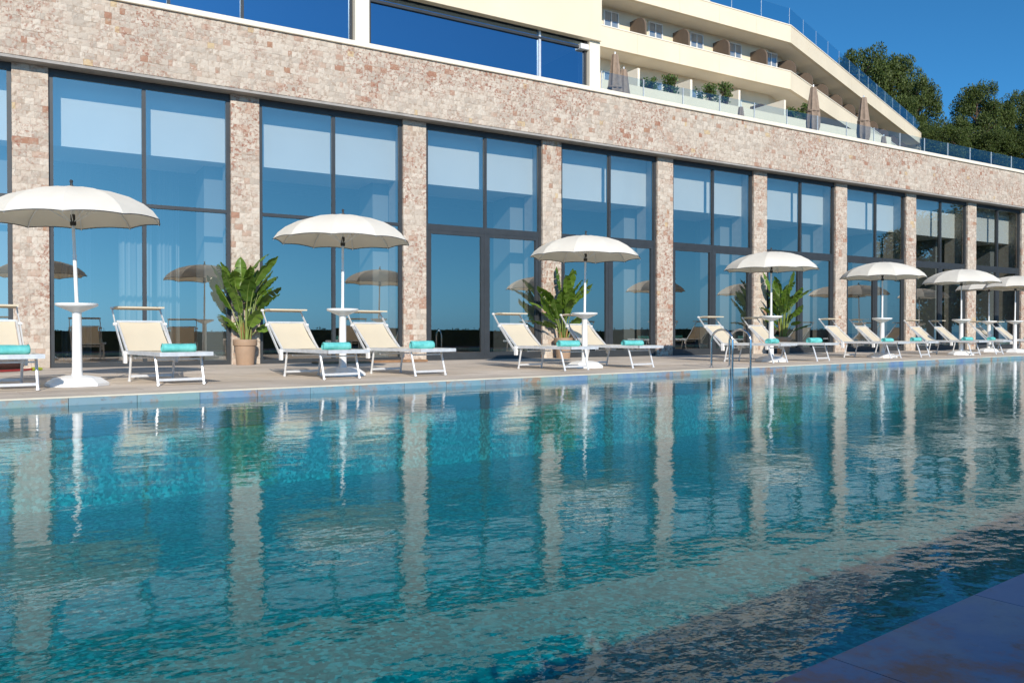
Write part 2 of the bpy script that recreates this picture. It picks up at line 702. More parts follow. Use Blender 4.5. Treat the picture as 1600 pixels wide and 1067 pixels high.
# deck: bed, single pavers, tiled edge
bed = MB()
pool_box(bed, U0 - 4, U1 + 4, .3, 9.2, -.5, -.014)
deck = bed.build('pool_deck', 'deck_bed', kind='structure')
PL, PW, J = 1.2, .6, .005
cells = []
u = U0 - 2
row = 0
for r in range(14):
    u = U0 - 2 - (.6 if r % 2 else 0)
    while u < U1 + 2:
        cu, cv = u + PL / 2, .02 + r * PW + PW / 2
        q = P0 + PU * cu + PV * cv
        if q.y < .55:
            d = math.hypot(q.x - 1.0, q.y - CAMY)
            vis = (q.x * CA + (q.y - CAMY) * SA) > 2 and abs((q.x * SA - (q.y - CAMY) * CA) / (q.x * CA + (q.y - CAMY) * SA)) < .72
            cells.append((0 if vis else 1, d, u, .02 + r * PW))
        u += PL
cells.sort()
rest = MB()
for i, (hid, d, u, v) in enumerate(cells):
    tn = random.random()
    zt = random.uniform(-.0015, .0015)
    if i < 300:
        m = MB()
        pool_box(m, u + J, u + PL - J, v + J, v + PW - J, -.04, zt, tn)
        m.build('paver', 'paver', deck)
    else:
        pool_box(rest, u + J, u + PL - J, v + J, v + PW - J, -.04, zt, tn)
rest.build('paving', 'paver', deck, kind='stuff')

TL = .66
k = 0
nt = int((U1 - U0) / TL)
tr = MB()
for i in range(nt):
    u = U0 + i * TL
    m = MB()
    pool_box(m, u + .003, u + TL - .003, -.012 + random.uniform(0, .002), .012, -.42, -.012, random.random())
    m.build('coping_tile', 'rust_tile', basin)
pool_box(tr, U0, U1, -.016, .018, -.0118, .004)
tr.build('edge_trim', 'edge_trim', basin)
# near edge: broad slabs
for i in range(nt):
    u = U0 + i * TL
    m = MB()
    pool_box(m, u + .0015, u + TL - .0015, -POOLW - 1.04, -POOLW, -.05, 0, random.random())
    m.build('coping_slab', 'rust_slab', basin)
nb = MB()
pool_box(nb, U0 - 4, U1 + 4, -POOLW - 1.2, -POOLW - .3, -1.7, -.052)
pool_box(nb, U0 - 4, U1 + 4, -POOLW - 16, -POOLW - 1.203, -1.7, -.004)
nb.build('garden_terrace', 'earth', kind='structure')

# ------------------------------------------------------------------ the stone-clad hall
hall = thing('stone_clad_hall', 'long low pool hall clad in split beige and red stone with tall glazed bays', 'building')
PITCH, XR0 = 3.79, .64            # bay pitch and right edge of pillar 0
PWD = .57
FZ0, FZ1 = 5.53, 6.81
KMIN, KMAX = -3, 12
XA, XB = XR0 - PWD + PITCH * KMIN, XR0 + PITCH * KMAX


def tone_of():
    r = random.random()
    if r < .86:
        return random.uniform(.0, .74)
    if r < .94:
        return random.uniform(.74, .88)
    if r < .992:
        return random.uniform(.86, .97)
    return 1.0


def stone_block(mb, a0, a1, z0, z1, y, axis='y', sign=-1, depth=.04):
    """a split-face stone: rough 3x3 front, four sides. axis y: faces -Y; axis x: faces +-X at plane y."""
    tn = tone_of()
    gap = .0008
    pr = random.uniform(.0, .008)
    fs, vs = [], []
    for j in range(3):
        for i in range(3):
            a = a0 + gap + (a1 - a0 - 2 * gap) * i / 2
            z = z0 + gap + (z1 - z0 - 2 * gap) * j / 2
            edge = i != 1 or j != 1
            p = pr + (random.uniform(-.003, .002) if edge else random.uniform(.002, .008))
            if i == 1:
                a += random.uniform(-.2, .2) * (a1 - a0) * .5
            if j == 1:
                z += random.uniform(-.2, .2) * (z1 - z0) * .5
            vs.append((a, p, z))
    ringi = [0, 1, 2, 5, 8, 7, 6, 3]
    base = [(vs[i][0], -depth, vs[i][2]) for i in ringi]
    vs = vs + base
    fs = [(0, 1, 4, 3), (1, 2, 5, 4), (3, 4, 7, 6), (4, 5, 8, 7)]
    for n in range(8):
        m2 = (n + 1) % 8
        fs.append((ringi[n], 9 + n, 9 + m2, ringi[m2]))
    if axis == 'y':
        out = [(a, y - p, z) for a, p, z in vs]
    else:
        out = [(y + sign * p, a, z) for a, p, z in vs]
        if sign > 0:
            pass
        else:
            fs = [tuple(reversed(f)) for f in fs]
    return mb.add(out, fs, tn)


def courses(a0, a1, z0, z1, hh=.118):
    n = max(1, round((z1 - z0) / hh))
    for j in range(n):
        za, zb = z0 + (z1 - z0) * j / n, z0 + (z1 - z0) * (j + 1) / n
        a = a0 - random.uniform(0, .1)
        while a < a1 - .02:
            wd = random.choice((.08, .10, .12, .14, .17, .21)) * random.uniform(.9, 1.1)
            b2 = a + wd
            if a1 - b2 < .06:
                b2 = a1
            s = max(a, a0)
            if b2 - s > .02:
                yield s, min(b2, a1), za, zb
            a = b2


def in_view(x, y, z):
    zc = x * CA + (y - CAMY) * SA
    xc = x * SA - (y - CAMY) * CA
    return zc > 1 and abs(xc / zc) < .635 and (z - CAMH) / zc < .41


fascia_core = MB()
fascia_core.box(XA - .2, XB + 3, -.245, .1, FZ0 + .004, FZ1)
fascia = fascia_core.build('stone_band', 'grout', hall)
blocks = []
for s in courses(XA - .2, XB + 3, FZ0 + .004, FZ1 - .004):
    blocks.append(s)
cand = []
for s in blocks:
    cx, cz = (s[0] + s[1]) / 2, (s[2] + s[3]) / 2
    zc = cx * CA + (-.28 - CAMY) * SA
    cand.append((0 if in_view(cx, -.28, cz) else 1, zc / max(.08, s[1] - s[0]) ** .5, s))
cand.sort(key=lambda c: c[:2])
rest = MB()
for i, (a, b_, s) in enumerate(cand):
    if i < 290:
        m = MB()
        stone_block(m, *s, -.27, depth=.026)
        m.build('stone', 'stone', fascia)
    else:
        stone_block(rest, *s, -.27, depth=.026)
rest.build('stonework', 'stone', fascia, kind='stuff')
sf = MB()
sf.box(XA - .2, XB + 3, -.262, .14, FZ0 - .05, FZ0)
sf.build('soffit', 'soffit', hall)
lg = MB()
lg.bevbox(XA - .2, XB + 3, -.33, .35, FZ1 + .002, FZ1 + .11, .008)
lg.build('ledge', 'cream_trim', hall)
# pillars
for k in range(KMIN, KMAX + 1):
    x1 = XR0 + PITCH * k
    x0 = x1 - PWD
    core = MB()
    core.box(x0 + .03, x1 - .03, .03, .9, 0, FZ0 - .052)
    pil = core.build('pillar', 'grout', hall)
    st = MB()
    for s in courses(x0, x1, .003, FZ0 - .055):
        stone_block(st, *s, .0, depth=.03)
    for s in courses(.012, .145, .003, FZ0 - .055):
        stone_block(st, *s, x0 + .006, axis='x', sign=-1, depth=.02)
        stone_block(st, *s, x1 - .006, axis='x', sign=1, depth=.02)
    st.build('stonework', 'stone', pil, kind='stuff')

# windows
GY = .10
WT = FZ0 - .052
TZ = 3.10


def tilted(a0, a1, y, z0, z1):
    """a pane that sits a few millimetres out of true in its frame."""
    p, q = random.uniform(-.005, .005), random.uniform(-.004, .004)
    return [(a0, y - p - q, z0), (a1, y + p - q, z0), (a1, y + p + q, z1), (a0, y - p + q, z1)]


for k in range(KMIN, KMAX):
    x0 = XR0 + PITCH * k + .002
    x1 = XR0 + PITCH * (k + 1) - PWD - .002
    xm = (x0 + x1) / 2
    fw = .075
    frame = MB()
    frame.box(x0, x0 + fw, GY - .04, GY + .08, .0, WT)
    frame.box(x1 - fw, x1, GY - .04, GY + .08, .0, WT)
    frame.box(x0 + fw, x1 - fw, GY - .04, GY + .08, WT - .13, WT)
    frame.box(x0 + fw, x1 - fw, GY - .04, GY + .08, .0, .09)
    wnd = frame.build('window', 'frame_grey', hall)
    mu = MB()
    mu.box(xm - .035, xm + .035, GY - .038, GY + .078, .09, WT - .13)
    mu.build('mullion', 'frame_grey', wnd)
    door = k >= 2
    th = .07 if door else .035
    for a0, a1 in ((x0 + fw, xm - .035), (xm + .035, x1 - fw)):
        t_ = MB()
        t_.box(a0, a1, GY - .036, GY + .076, TZ - th, TZ + th)
        t_.build('transom', 'frame_grey', wnd)
        pn = MB()
        pn.add(tilted(a0, a1, GY, TZ + th, WT - .13), [(0, 1, 2, 3)])
        pn.build('pane', 'glass', wnd)
        if door:
            d = MB()
            e = .085
            d.box(a0, a0 + e, GY - .03, GY + .04, .09, TZ - th)
            d.box(a1 - e, a1, GY - .03, GY + .04, .09, TZ - th)
            d.box(a0 + e, a1 - e, GY - .03, GY + .04, .09, .09 + e)
            d.box(a0 + e, a1 - e, GY - .03, GY + .04, TZ - th - e, TZ - th)
            d.build('door_leaf', 'frame_grey', wnd)
            q0, q1, zb, zt = a0 + e, a1 - e, .09 + e, TZ - th - e
        else:
            q0, q1, zb, zt = a0, a1, .09, TZ - th
        pn = MB()
        pn.add(tilted(q0, q1, GY + .005, zb, zt), [(0, 1, 2, 3)])
        pn.build('pane', 'glass', wnd)
# interior
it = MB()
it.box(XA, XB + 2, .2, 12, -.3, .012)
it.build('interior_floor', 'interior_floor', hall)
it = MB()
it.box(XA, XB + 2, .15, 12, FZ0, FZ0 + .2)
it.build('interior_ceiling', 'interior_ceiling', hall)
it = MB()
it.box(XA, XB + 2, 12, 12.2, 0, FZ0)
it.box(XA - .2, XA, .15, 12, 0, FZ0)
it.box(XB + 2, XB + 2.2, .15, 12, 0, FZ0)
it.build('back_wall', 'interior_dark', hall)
bh = MB()
bh.box(XA, XB + 2, .52, 2.1, 4.17, FZ0 - .002)
bh.build('bulkhead', 'interior_white', hall)
for k in range(KMIN, KMAX + 1):
    x1 = XR0 + PITCH * k
    c = MB()
    c.box(x1 - PWD - .32, x1 - .12, 1.05, 1.9, .012, 4.168)
    c.build('column', 'interior_grey', hall)
    if k < KMAX:
        for (cx, cw) in ((x1 + .35, .45), (x1 + 1.5, .5), (x1 + 2.3, .35)):
            if random.random() < .35:
                cu = MB()
                n = 18
                cw *= random.uniform(.7, 1.6)
                vs = []
                for i in range(n + 1):
                    yy = 3.4 + .05 * math.sin(i * 1.9) + .02 * math.sin(i * 3.3)
                    vs += [(cx + cw * i / n, yy, .03), (cx + cw * i / n, yy, 4.6)]
                cu.add(vs, [(2 * i, 2 * i + 2, 2 * i + 3, 2 * i + 1) for i in range(n)])
                cu.build('curtain', 'sheer', hall, smooth=True)

# terrace on the roof of the hall
te = MB()
te.box(XA - .2, XB + 3, .36, 13.0, 5.9, 6.35)
te.build('terrace', 'paver', kind='structure')

# ------------------------------------------------------------------ glass balustrade at the terrace edge
bal = thing('glass_balustrade', 'frameless glass balustrade along the terrace edge above the stone band', 'balustrade')
x = 13.62
while x < XB + 2:
    m = MB()
    m.box(x + .012, x + 1.47 - .012, .42, .436, 6.36, 7.66)
    m.build('panel', 'glass_rail', bal)
    m = MB()
    m.box(x - .011, x + .011, .415, .441, 6.352, 7.665)
    m.build('clamp', 'alu', bal)
    x += 1.47

# ------------------------------------------------------------------ hotel
hotel = thing('terraced_hotel', 'cream terraced hotel with stacked balconies behind and above the stone hall', 'building')
blk = MB()
BX1 = 13.3
blk.box(XA - 4, BX1, .0, 16.0, 8.45, 14.5)
blk.box(XA - 4, BX1, .0, .19, 8.27, 8.45)
blk.box(BX1 - .3, BX1, .19, 16, 8.27, 8.45)
blk.build('upper_wall', 'cream', hotel)
cl = MB()
for x0_, x1_ in ((6.55, 6.88), (12.98, 13.32), (-.6, -.3), (-6, -5.7)):
    c = MB()
    c.box(x0_, x1_, .10, .6, 6.352, 8.268)
    c.build('column', 'cream_trim', hotel)
LG = .26
for x0_, x1_, muls in ((6.9, 12.96, (11.5,)), (-.28, 6.53, (2.73, 4.15)), (-5.68, -.62, (-3.0,))):
    f = MB()
    f.box(x0_, x0_ + .06, LG - .05, LG + .07, 6.352, 8.448)
    f.box(x1_ - .06, x1_, LG - .05, LG + .07, 6.352, 8.448)
    f.box(x0_ + .06, x1_ - .06, LG - .05, LG + .07, 8.37, 8.448)
    f.box(x0_ + .06, x1_ - .06, LG - .05, LG + .07, 8.06, 8.12)
    f.box(x0_ + .06, x1_ - .06, LG - .05, LG + .07, 6.352, 6.45)
    wd = f.build('lounge_window', 'frame_grey', hotel)
    cuts = [x0_ + .06] + list(muls) + [x1_ - .06]
    for mx in muls:
        m = MB()
        m.box(mx - .03, mx + .03, LG - .048, LG + .068, 6.45, 8.06)
        m.box(mx - .03, mx + .03, LG - .048, LG + .068, 8.12, 8.37)
        m.build('mullion', 'alu' if mx == 11.5 else 'frame_grey', wd)
    for a0, a1 in zip(cuts, cuts[1:]):
        p = MB()
        p.add([(a0, LG, 6.45), (a1, LG, 6.45), (a1, LG, 8.06), (a0, LG, 8.06)], [(0, 1, 2, 3)])
        p.build('pane', 'glass_lounge', wd)
        p = MB()
        p.add([(a0, LG, 8.12), (a1, LG, 8.12), (a1, LG, 8.37), (a0, LG, 8.37)], [(0, 1, 2, 3)])
        p.build('pane', 'glass_lounge', wd)
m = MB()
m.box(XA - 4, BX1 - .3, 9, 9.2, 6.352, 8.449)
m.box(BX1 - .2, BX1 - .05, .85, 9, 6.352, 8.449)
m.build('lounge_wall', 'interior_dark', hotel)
fl = MB()
fl.bevbox(12.72, 12.98, .12, .30, 8.02, 8.16, .012)
fl.bar((12.85, .3, 8.1), (12.95, .42, 8.2), .03, .03)
fl.build('floodlight', 'white_enamel', hotel)
# retaining wall and upper terrace
rt = MB()
rt.box(13.6, 45, 12.9, 13.2, 6.352, 12.25)
rt.build('retaining_wall', 'cream', hotel)
rt = MB()
rt.box(13.6, 45, 13.2, 30, 11.9, 12.2)
rt.build('upper_terrace', 'cream_trim', hotel)
# balcony storeys: front line with a kink
Q0, Q1 = Vector((13.4, 16.4)), Vector((40.3, 16.4))
WD = Vector((math.cos(R(20.2)), math.sin(R(20.2))))
WL = 34.1
Q2 = Q1 + WD * WL
WN = Vector((-WD.y, WD.x))
NB = (Vector((0, 1)) + WN).normalized()
NBk = 1 / NB.dot(Vector((0, 1)))


def line(off):
    return [Q0 + Vector((0, off)), Q1 + NB * (off * NBk), Q2 + WN * off]


def band(mb, o0, o1, z0, z1):
    a, c = line(o0), line(o1)
    for i in range(2):
        mb.prism([a[i], a[i + 1], c[i + 1], c[i]], z0, z1)
    return mb


DEP = 1.5
for (z0, z1) in ((18.06, 19.12), (15.26, 16.37)):
    band(MB(), .012, .22, z0 + .004, z1 - .06).build('parapet', 'cream', hotel)
    band(MB(), -.03, .25, z1 - .059, z1).build('parapet_cap', 'cream_trim', hotel)
    for a_, d_, L_ in ((Q0, Vector((1, 0)), 26.9), (Q1, WD, WL)):
        nn_ = Vector((-d_.y, d_.x))
        npan = round(L_ / 3.14)
        for i in range(npan):
            s0_, s1_ = L_ * i / npan + .006, L_ * (i + 1) / npan - .006
            m = MB()
            m.prism([a_ + d_ * s0_, a_ + d_ * s1_, a_ + d_ * s1_ + nn_ * .0115, a_ + d_ * s0_ + nn_ * .0115], z0, z1 - .062)
            m.build('parapet_panel', 'cream', hotel)
    band(MB(), .221, DEP + .05, z0 + .002, z0 + .2).build('balcony_slab', 'cream_trim', hotel)
band(MB(), DEP + .051, 12, 18.064, 18.4).build('roof', 'cream_trim', hotel)
band(MB(), DEP, DEP + .2, 12.2, 15.258).build('room_wall', 'cream', hotel)
band(MB(), DEP, DEP + .2, 15.462, 18.06).build('room_wall', 'cream', hotel)
# end of the wing
e = MB()
p = Q2
e.prism([p, p + WN * 12, p + WN * 12 + WD * .3, p + WD * .3], 8, 19.12)
e.build('end_wall', 'cream', hotel)
e = MB()
q = Q2 + WD * .32
e.prism([q + WN * .2, q + WN * 6, q + WN * 6 + WD * 3.2, q + WN * .2 + WD * 3.2], 18.0, 18.35)
e.build('flat_roof', 'cream_trim', hotel)
e = MB()
e.prism([q + WN * 1.0, q + WN * 5, q + WN * 5 + WD * 1.6, q + WN * 1.0 + WD * 1.6], 10, 17.99)
e.build('stair_block', 'cream', hotel)


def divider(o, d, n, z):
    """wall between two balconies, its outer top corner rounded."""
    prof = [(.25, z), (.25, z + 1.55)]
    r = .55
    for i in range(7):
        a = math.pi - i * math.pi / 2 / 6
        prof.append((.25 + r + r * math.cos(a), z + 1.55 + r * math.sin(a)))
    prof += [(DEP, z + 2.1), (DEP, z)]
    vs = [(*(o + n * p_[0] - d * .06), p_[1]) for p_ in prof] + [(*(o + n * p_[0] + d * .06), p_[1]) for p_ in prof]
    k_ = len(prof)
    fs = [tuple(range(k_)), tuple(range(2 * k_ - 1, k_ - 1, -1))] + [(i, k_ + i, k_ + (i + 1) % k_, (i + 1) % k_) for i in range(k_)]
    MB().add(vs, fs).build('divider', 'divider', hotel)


def room_window(o, d, n, z, half=.52, head=2.42):
    """sliding window in the room wall, centre o on the wall face."""
    def bx(mb, s0, s1, n0, n1, z0_, z1_):
        ps = [o + d * s0 + n * n0, o + d * s1 + n * n0, o + d * s1 + n * n1, o + d * s0 + n * n1]
        mb.prism(ps, z0_, z1_)
        return mb
    f_ = MB()
    b_ = .07
    bx(f_, -half, -half + b_, -.06, -.002, z, z + head)
    bx(f_, half - b_, half, -.06, -.002, z, z + head)
    bx(f_, -half + b_, half - b_, -.06, -.002, z + head - b_, z + head)
    bx(f_, -.035, .035, -.058, -.003, z, z + head - b_)
    w_ = f_.build('window', 'window_white', hotel)
    for s0, s1 in ((-half + b_, -.035), (.035, half - b_)):
        g_ = MB()
        ps = [o + d * s0 - n * .03, o + d * s1 - n * .03]
        g_.add([(*ps[0], z), (*ps[1], z), (*ps[1], z + head - b_), (*ps[0], z + head - b_)], [(0, 1, 2, 3)])
        g_.build('pane', 'glass_room', w_)
    c_ = MB()
    nn = 24
    vs = []
    for i in range(nn + 1):
        q_ = o + d * (-half + b_ + (2 * half - 2 * b_) * i / nn) - n * (.012 + .006 * math.sin(i * 1.7))
        vs += [(*q_, z), (*q_, z + head - b_)]
    c_.add(vs, [(2 * i, 2 * i + 2, 2 * i + 3, 2 * i + 1) for i in range(nn)])
    c_.build('curtain', 'curtain', w_, smooth=True)


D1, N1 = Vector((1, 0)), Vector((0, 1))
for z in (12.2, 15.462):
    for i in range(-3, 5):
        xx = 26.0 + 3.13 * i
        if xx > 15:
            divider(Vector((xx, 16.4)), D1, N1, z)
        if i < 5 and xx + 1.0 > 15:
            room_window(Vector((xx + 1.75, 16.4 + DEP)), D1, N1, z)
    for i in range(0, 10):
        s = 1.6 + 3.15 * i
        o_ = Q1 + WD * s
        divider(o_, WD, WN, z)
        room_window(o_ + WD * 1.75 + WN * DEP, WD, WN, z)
# penthouse
ph = MB()
ph.box(20, 36.2, 19.0, 27, 18.41, 22.4)
ph.build('penthouse_wall', 'cream', hotel)
ph = MB()
ph.box(20, 36.6, 18.6, 27.2, 22.401, 22.62)
ph.build('penthouse_roof', 'cream_trim', hotel)
for i in range(8):
    room_window(Vector((21.5 + 1.75 * i, 19.0)), D1, N1, 19.2, .7, 2.3)
# roof railing on the balcony building and the wing
rr = thing('roof_railing', 'blue glass railing with thin posts along the hotel roof edge', 'railing')
pts = [Q0 + Vector((0, .1)), Q1 + NB * .1, Q2 + WN * .1]
for a, c in ((pts[0], pts[1]), (pts[1], pts[2])):
    L = (c - a).length
    n = int(L / 2.4)
    for i in range(n):
        p, q = a + (c - a) * (i / n), a + (c - a) * ((i + 1) / n)
        d = (q - p).normalized()
        nn_ = Vector((-d.y, d.x)) * .012
        m = MB()
        m.prism([p + d * .02 - nn_, q - d * .02 - nn_, q - d * .02 + nn_, p + d * .02 + nn_], 19.14, 20.15)
        m.build('panel', 'glass_rail', rr)
        m = MB()
        m.tube([(*p, 19.121), (*p, 20.17)], .011, 6)
        m.build('post', 'alu', rr)
# low white walls between the garden rooms
lows = []
for i, xx in enumerate((25.7, 29.1, 32.5, 36.0)):
    m = MB()
    m.prism([(xx, 13.25), (xx + .14, 13.25), (xx + .14, 15.9), (xx, 15.9)], 12.202, 13.25)
    m.build('garden_wall', 'cream_trim', hotel)
for i in range(4):
    pass


# ------------------------------------------------------------------ foliage helpers
def leaf_quads(mb, cx, cy, cz, rad, n, size, flat=1.0):
    for _ in range(n):
        while True:
            p = Vector((random.uniform(-1, 1), random.uniform(-1, 1), random.uniform(-1, 1)))
            if p.length <= 1:
                break
        pos = Vector((cx + p.x * rad, cy + p.y * rad, cz + p.z * rad * flat))
        d = (Vector((random.gauss(0, 1), random.gauss(0, 1), random.gauss(0, .8))) + p * 1.2).normalized()
        s = d.orthogonal().normalized()
        s.rotate(Matrix.Rotation(random.uniform(0, 6.28), 3, d))
        L = size * random.uniform(.6, 1.3)
        w_ = L * .30
        a, b_, c_, e_ = pos - d * L * .5, pos + s * w_, pos + d * L * .5, pos - s * w_
        mb.add([a, b_, c_, e_], [(0, 1, 2, 3)], random.random())


def pine_meshes(seed):
    random.seed(seed)
    tr_ = MB()
    H = 1.0
    pts = [(0, 0, 0), (.01 * random.uniform(-2, 2), .02, .35), (.03 * random.uniform(-1, 1), 0, .7), (0, .01, .92)]
    tr_.tube(pts, [.028, .022, .014, .005], 7)
    cr = MB()
    for i in range(104):
        z = random.uniform(.28, 1.0)
        prof = (math.sin(min(1, (z - .2) / .8) * math.pi * .86) ** .7) * .33
        a = random.uniform(0, 6.283)
        rr_ = prof * math.sqrt(random.uniform(.15, 1.0))
        x_, y_ = rr_ * math.cos(a), rr_ * math.sin(a)
        if i % 3 == 0:
            tr_.tube([(0, 0, z - .12), (x_ * .55, y_ * .55, z - .05), (x_, y_, z)], [.009, .006, .003], 5)
        leaf_quads(cr, x_, y_, z, random.uniform(.065, .11), 330, .019, .78)
    return tr_.mesh('trunk', 'bark', True), cr.mesh('crown', 'pine_leaf')


PINES = [pine_meshes(s) for s in (3, 11, 29)]
random.seed(21)


def tree(name, label, loc, height, width, var, group):
    t = thing(name, label, 'tree', loc, random.uniform(0, 6.28), group)
    for nm, me in zip(('trunk', 'crown'), PINES[var]):
        o = place(nm, me, t)
        o.scale = (height * width, height * width, height)
    return t


hill_trees = [
    (1345, 86, 92, 0.62, 'tall dark pine rising highest just behind the roof railing'),
    (1392, 98, 95, 0.62, 'broad pine right of the highest pine behind the hotel wing'),
    (1430, 128, 90, 0.59, 'round pine at the right end of the clump behind the wing'),
    (1408, 158, 84, 0.68, 'low bushy pine in front of the clump behind the wing'),
    (1442, 200, 82, 0.64, 'short dark pine above the little flat roof at the wing end'),
    (1524, 136, 90, 0.65, 'wide domed tree standing alone above the right balustrade'),
    (1486, 192, 84, 0.80, 'low tree filling the gap left of the domed tree'),
    (1556, 172, 94, 0.68, 'tree tucked behind the right shoulder of the domed tree'),
    (1590, 150, 98, 0.46, 'thin airy tree with the sky showing through at far right'),
    (1502, 205, 78, 1.04, 'low dense tree directly below the left side of the domed tree'),
    (1552, 212, 76, 1.04, 'low dense tree directly below the right side of the domed tree'),
    (1602, 205, 76, 0.96, 'dense tree cut by the right picture edge above the glass'),
    (1468, 204, 76, 0.95, 'lowest dark tree just above the glass right of the wing end'),
    (1640, 170, 90, 0.68, 'dark tree beyond the picture edge on the hillside'),
]
for i, (px, ty, dp, wd_, lab) in enumerate(hill_trees):
    t_ = (px - 800) / 1283
    x_, y_ = survey(t_, dp)
    ztop = (518 - ty) / 1283 * dp + CAMH
    zb = min(hill_z(x_, y_) - .3, ztop - 6)
    tree('pine_tree', lab, (x_, y_, zb), (ztop - zb) * .99, wd_ * (.95 if i not in (0, 1, 2, 5) else .85), i % 3, 'trees on the hillside behind the hotel')
# trees of the garden across the pool, seen mirrored in the right-hand glazing
for i, (x_, y_, hh, wd_, lab) in enumerate([
        (72, -26, 10.5, 1.1, 'first garden tree across the pool mirrored in the right bays'),
        (80, -23.5, 13.5, 1.1, 'tallest garden tree across the pool mirrored in the right bays'),
        (90, -25, 14, 1.2, 'third garden tree across the pool mirrored in the far bays'),
        (101, -23, 13, 1.2, 'fourth garden tree across the pool mirrored in the far bays'),
        (112, -24, 14, 1.3, 'last garden tree across the pool mirrored in the far bays')]):
    tree('garden_tree', lab, (x_, y_, -1.7), hh + 1.7, wd_, (i + 1) % 3, 'garden trees across the pool')
# low hedge behind the camera, added to shade the near coping and water
hd = MB()
for i in range(5200):
    u_ = random.uniform(U0, 40)
    leaf_quads(hd, *pp(u_, -POOLW - 1.15 + random.gauss(0, .06), random.uniform(.05, .78)), .10, 2, .10)
hd.build('shade_hedge_leaves', 'shade_hedge_leaf', kind='stuff')
hc = MB()
pool_box(hc, U0, 40, -POOLW - 1.45, -POOLW - 1.10, 0, .76)
hc.build('shade_hedge_body', 'scrub', kind='stuff')
# undergrowth on the hillside
ug = MB()
for i in range(420):
    px = random.uniform(1425, 1680)
    dp = random.uniform(58, 92)
    x_, y_ = survey((px - 800) / 1283, dp)
    if x_ < 60 and y_ < 32:
        continue
    leaf_quads(ug, x_, y_, hill_z(x_, y_) + random.uniform(.3, 2.2), random.uniform(.8, 1.6), 70, .30, .9)
ug.build('undergrowth', 'pine_leaf', kind='stuff')


# ------------------------------------------------------------------ closed parasols and shrubs on the terraces
def closed_parasol(label, x_, y_, zb, zt, wid):
    t = thing('closed_parasol', label, 'parasol', (x_, y_, 6.352), random.uniform(0, 6), 'closed parasols on the terrace')
    m = MB()
    m.tube([(0, 0, 0), (0, 0, zt - 6.352 + .08)], .025, 8)
    m.build('pole', 'alu', t)
    m = MB()
    m.lathe([(.28, 0), (.28, .05), (.05, .07)], 12)
    m.build('base', 'frame_grey', t)
    vs, fs = [], []
    n, rings = 24, 10
    h0, h1 = zb - 6.352, zt - 6.352
    for j in range(rings):
        q = j / (rings - 1)
        r_ = wid / 2 * (.72 + .28 * math.sin(min(1, q * 2.2) * 1.57)) * (1 - .62 * q ** 1.5)
        if j == 0:
            r_ *= .72
        for k_ in range(n):
            a = 6.2832 * k_ / n
            fold = 1 + (.22 * (1 - q * .5)) * (1 if k_ % 3 == 0 else -.35) + random.uniform(-.04, .04)
            vs.append((r_ * fold * math.cos(a), r_ * fold * math.sin(a), h0 + (h1 - h0) * q + (.06 * math.sin(k_ * 1.1) if j == 0 else 0)))
    for j in range(rings - 1):
        for k_ in range(n):
            k2 = (k_ + 1) % n
            fs.append((j * n + k_, j * n + k2, (j + 1) * n + k2, (j + 1) * n + k_))
    fs.append(tuple((rings - 1) * n + k_ for k_ in range(n)))
    c = MB()
    c.add(vs, fs)
    c.build('canopy', 'taupe', t, smooth=True)
    m = MB()
    zz = h0 + .45 * (h1 - h0)
    m.lathe([(wid * .47, zz), (wid * .48, zz + .03), (wid * .46, zz + .06)], 16, capb=False, capt=False)
    m.build('strap', 'taupe', t)


for a in (('closed taupe parasol standing tallest beside the lounge corner', 14.7, 1.2, 6.75, 8.5, .46),
          ('closed taupe parasol half hidden behind the one by the lounge corner', 15.75, 2.1, 6.75, 8.5, .46),
          ('closed taupe parasol in front of the kink in the balconies', 23.2, 1.2, 7.38, 8.9, .46),
          ('closed taupe parasol in front of the sloping hotel wing', 25.9, 1.2, 7.38, 8.95, .46),
          ('small closed parasol peeping over the band below the middle garden room', 22.0, 3.3, 7.1, 8.55, .40),
          ('small closed parasol peeping over the band right of the wing parasol', 30.3, 3.4, 7.1, 8.57, .40)):
    closed_parasol(*a)


def shrub(label, x_, y_, z_, rad, ht):
    t = thing('terrace_shrub', label, 'shrub', (x_, y_, z_), 0, 'shrubs along the upper terrace')
    s = MB()
    f = MB()
    for i in range(26):
        a, r_ = random.uniform(0, 6.28), rad * .65 * math.sqrt(random.random())
        zz = random.uniform(.2, .72) * ht
        s.tube([(r_ * .3 * math.cos(a), r_ * .3 * math.sin(a), 0), (r_ * math.cos(a), r_ * math.sin(a), zz)], .012, 4)
        leaf_quads(f, r_ * math.cos(a), r_ * math.sin(a), zz, .17, 22, .13)
    s.build('stem', 'bark', t)
    f.build('foliage', 'shrub_leaf', t)


for a in (('oleander shrub behind the glass below the first balcony room', 26.4, 13.4, 12.2, .75, 1.1),
          ('taller oleander shrub next to the first divider wall', 28.0, 13.45, 12.2, .55, 1.5),
          ('bushy oleander below the middle balcony room', 30.4, 13.4, 12.2, .85, 1.3),
          ('upright oleander at the right of the middle balcony room', 31.7, 13.4, 12.2, .6, 1.7),
          ('small oleander below the balcony kink', 36.6, 13.4, 12.2, .6, 1.0),
          ('taller oleander right of the small one below the kink', 38.0, 13.4, 12.2, .6, 1.5)):
    shrub(*a)


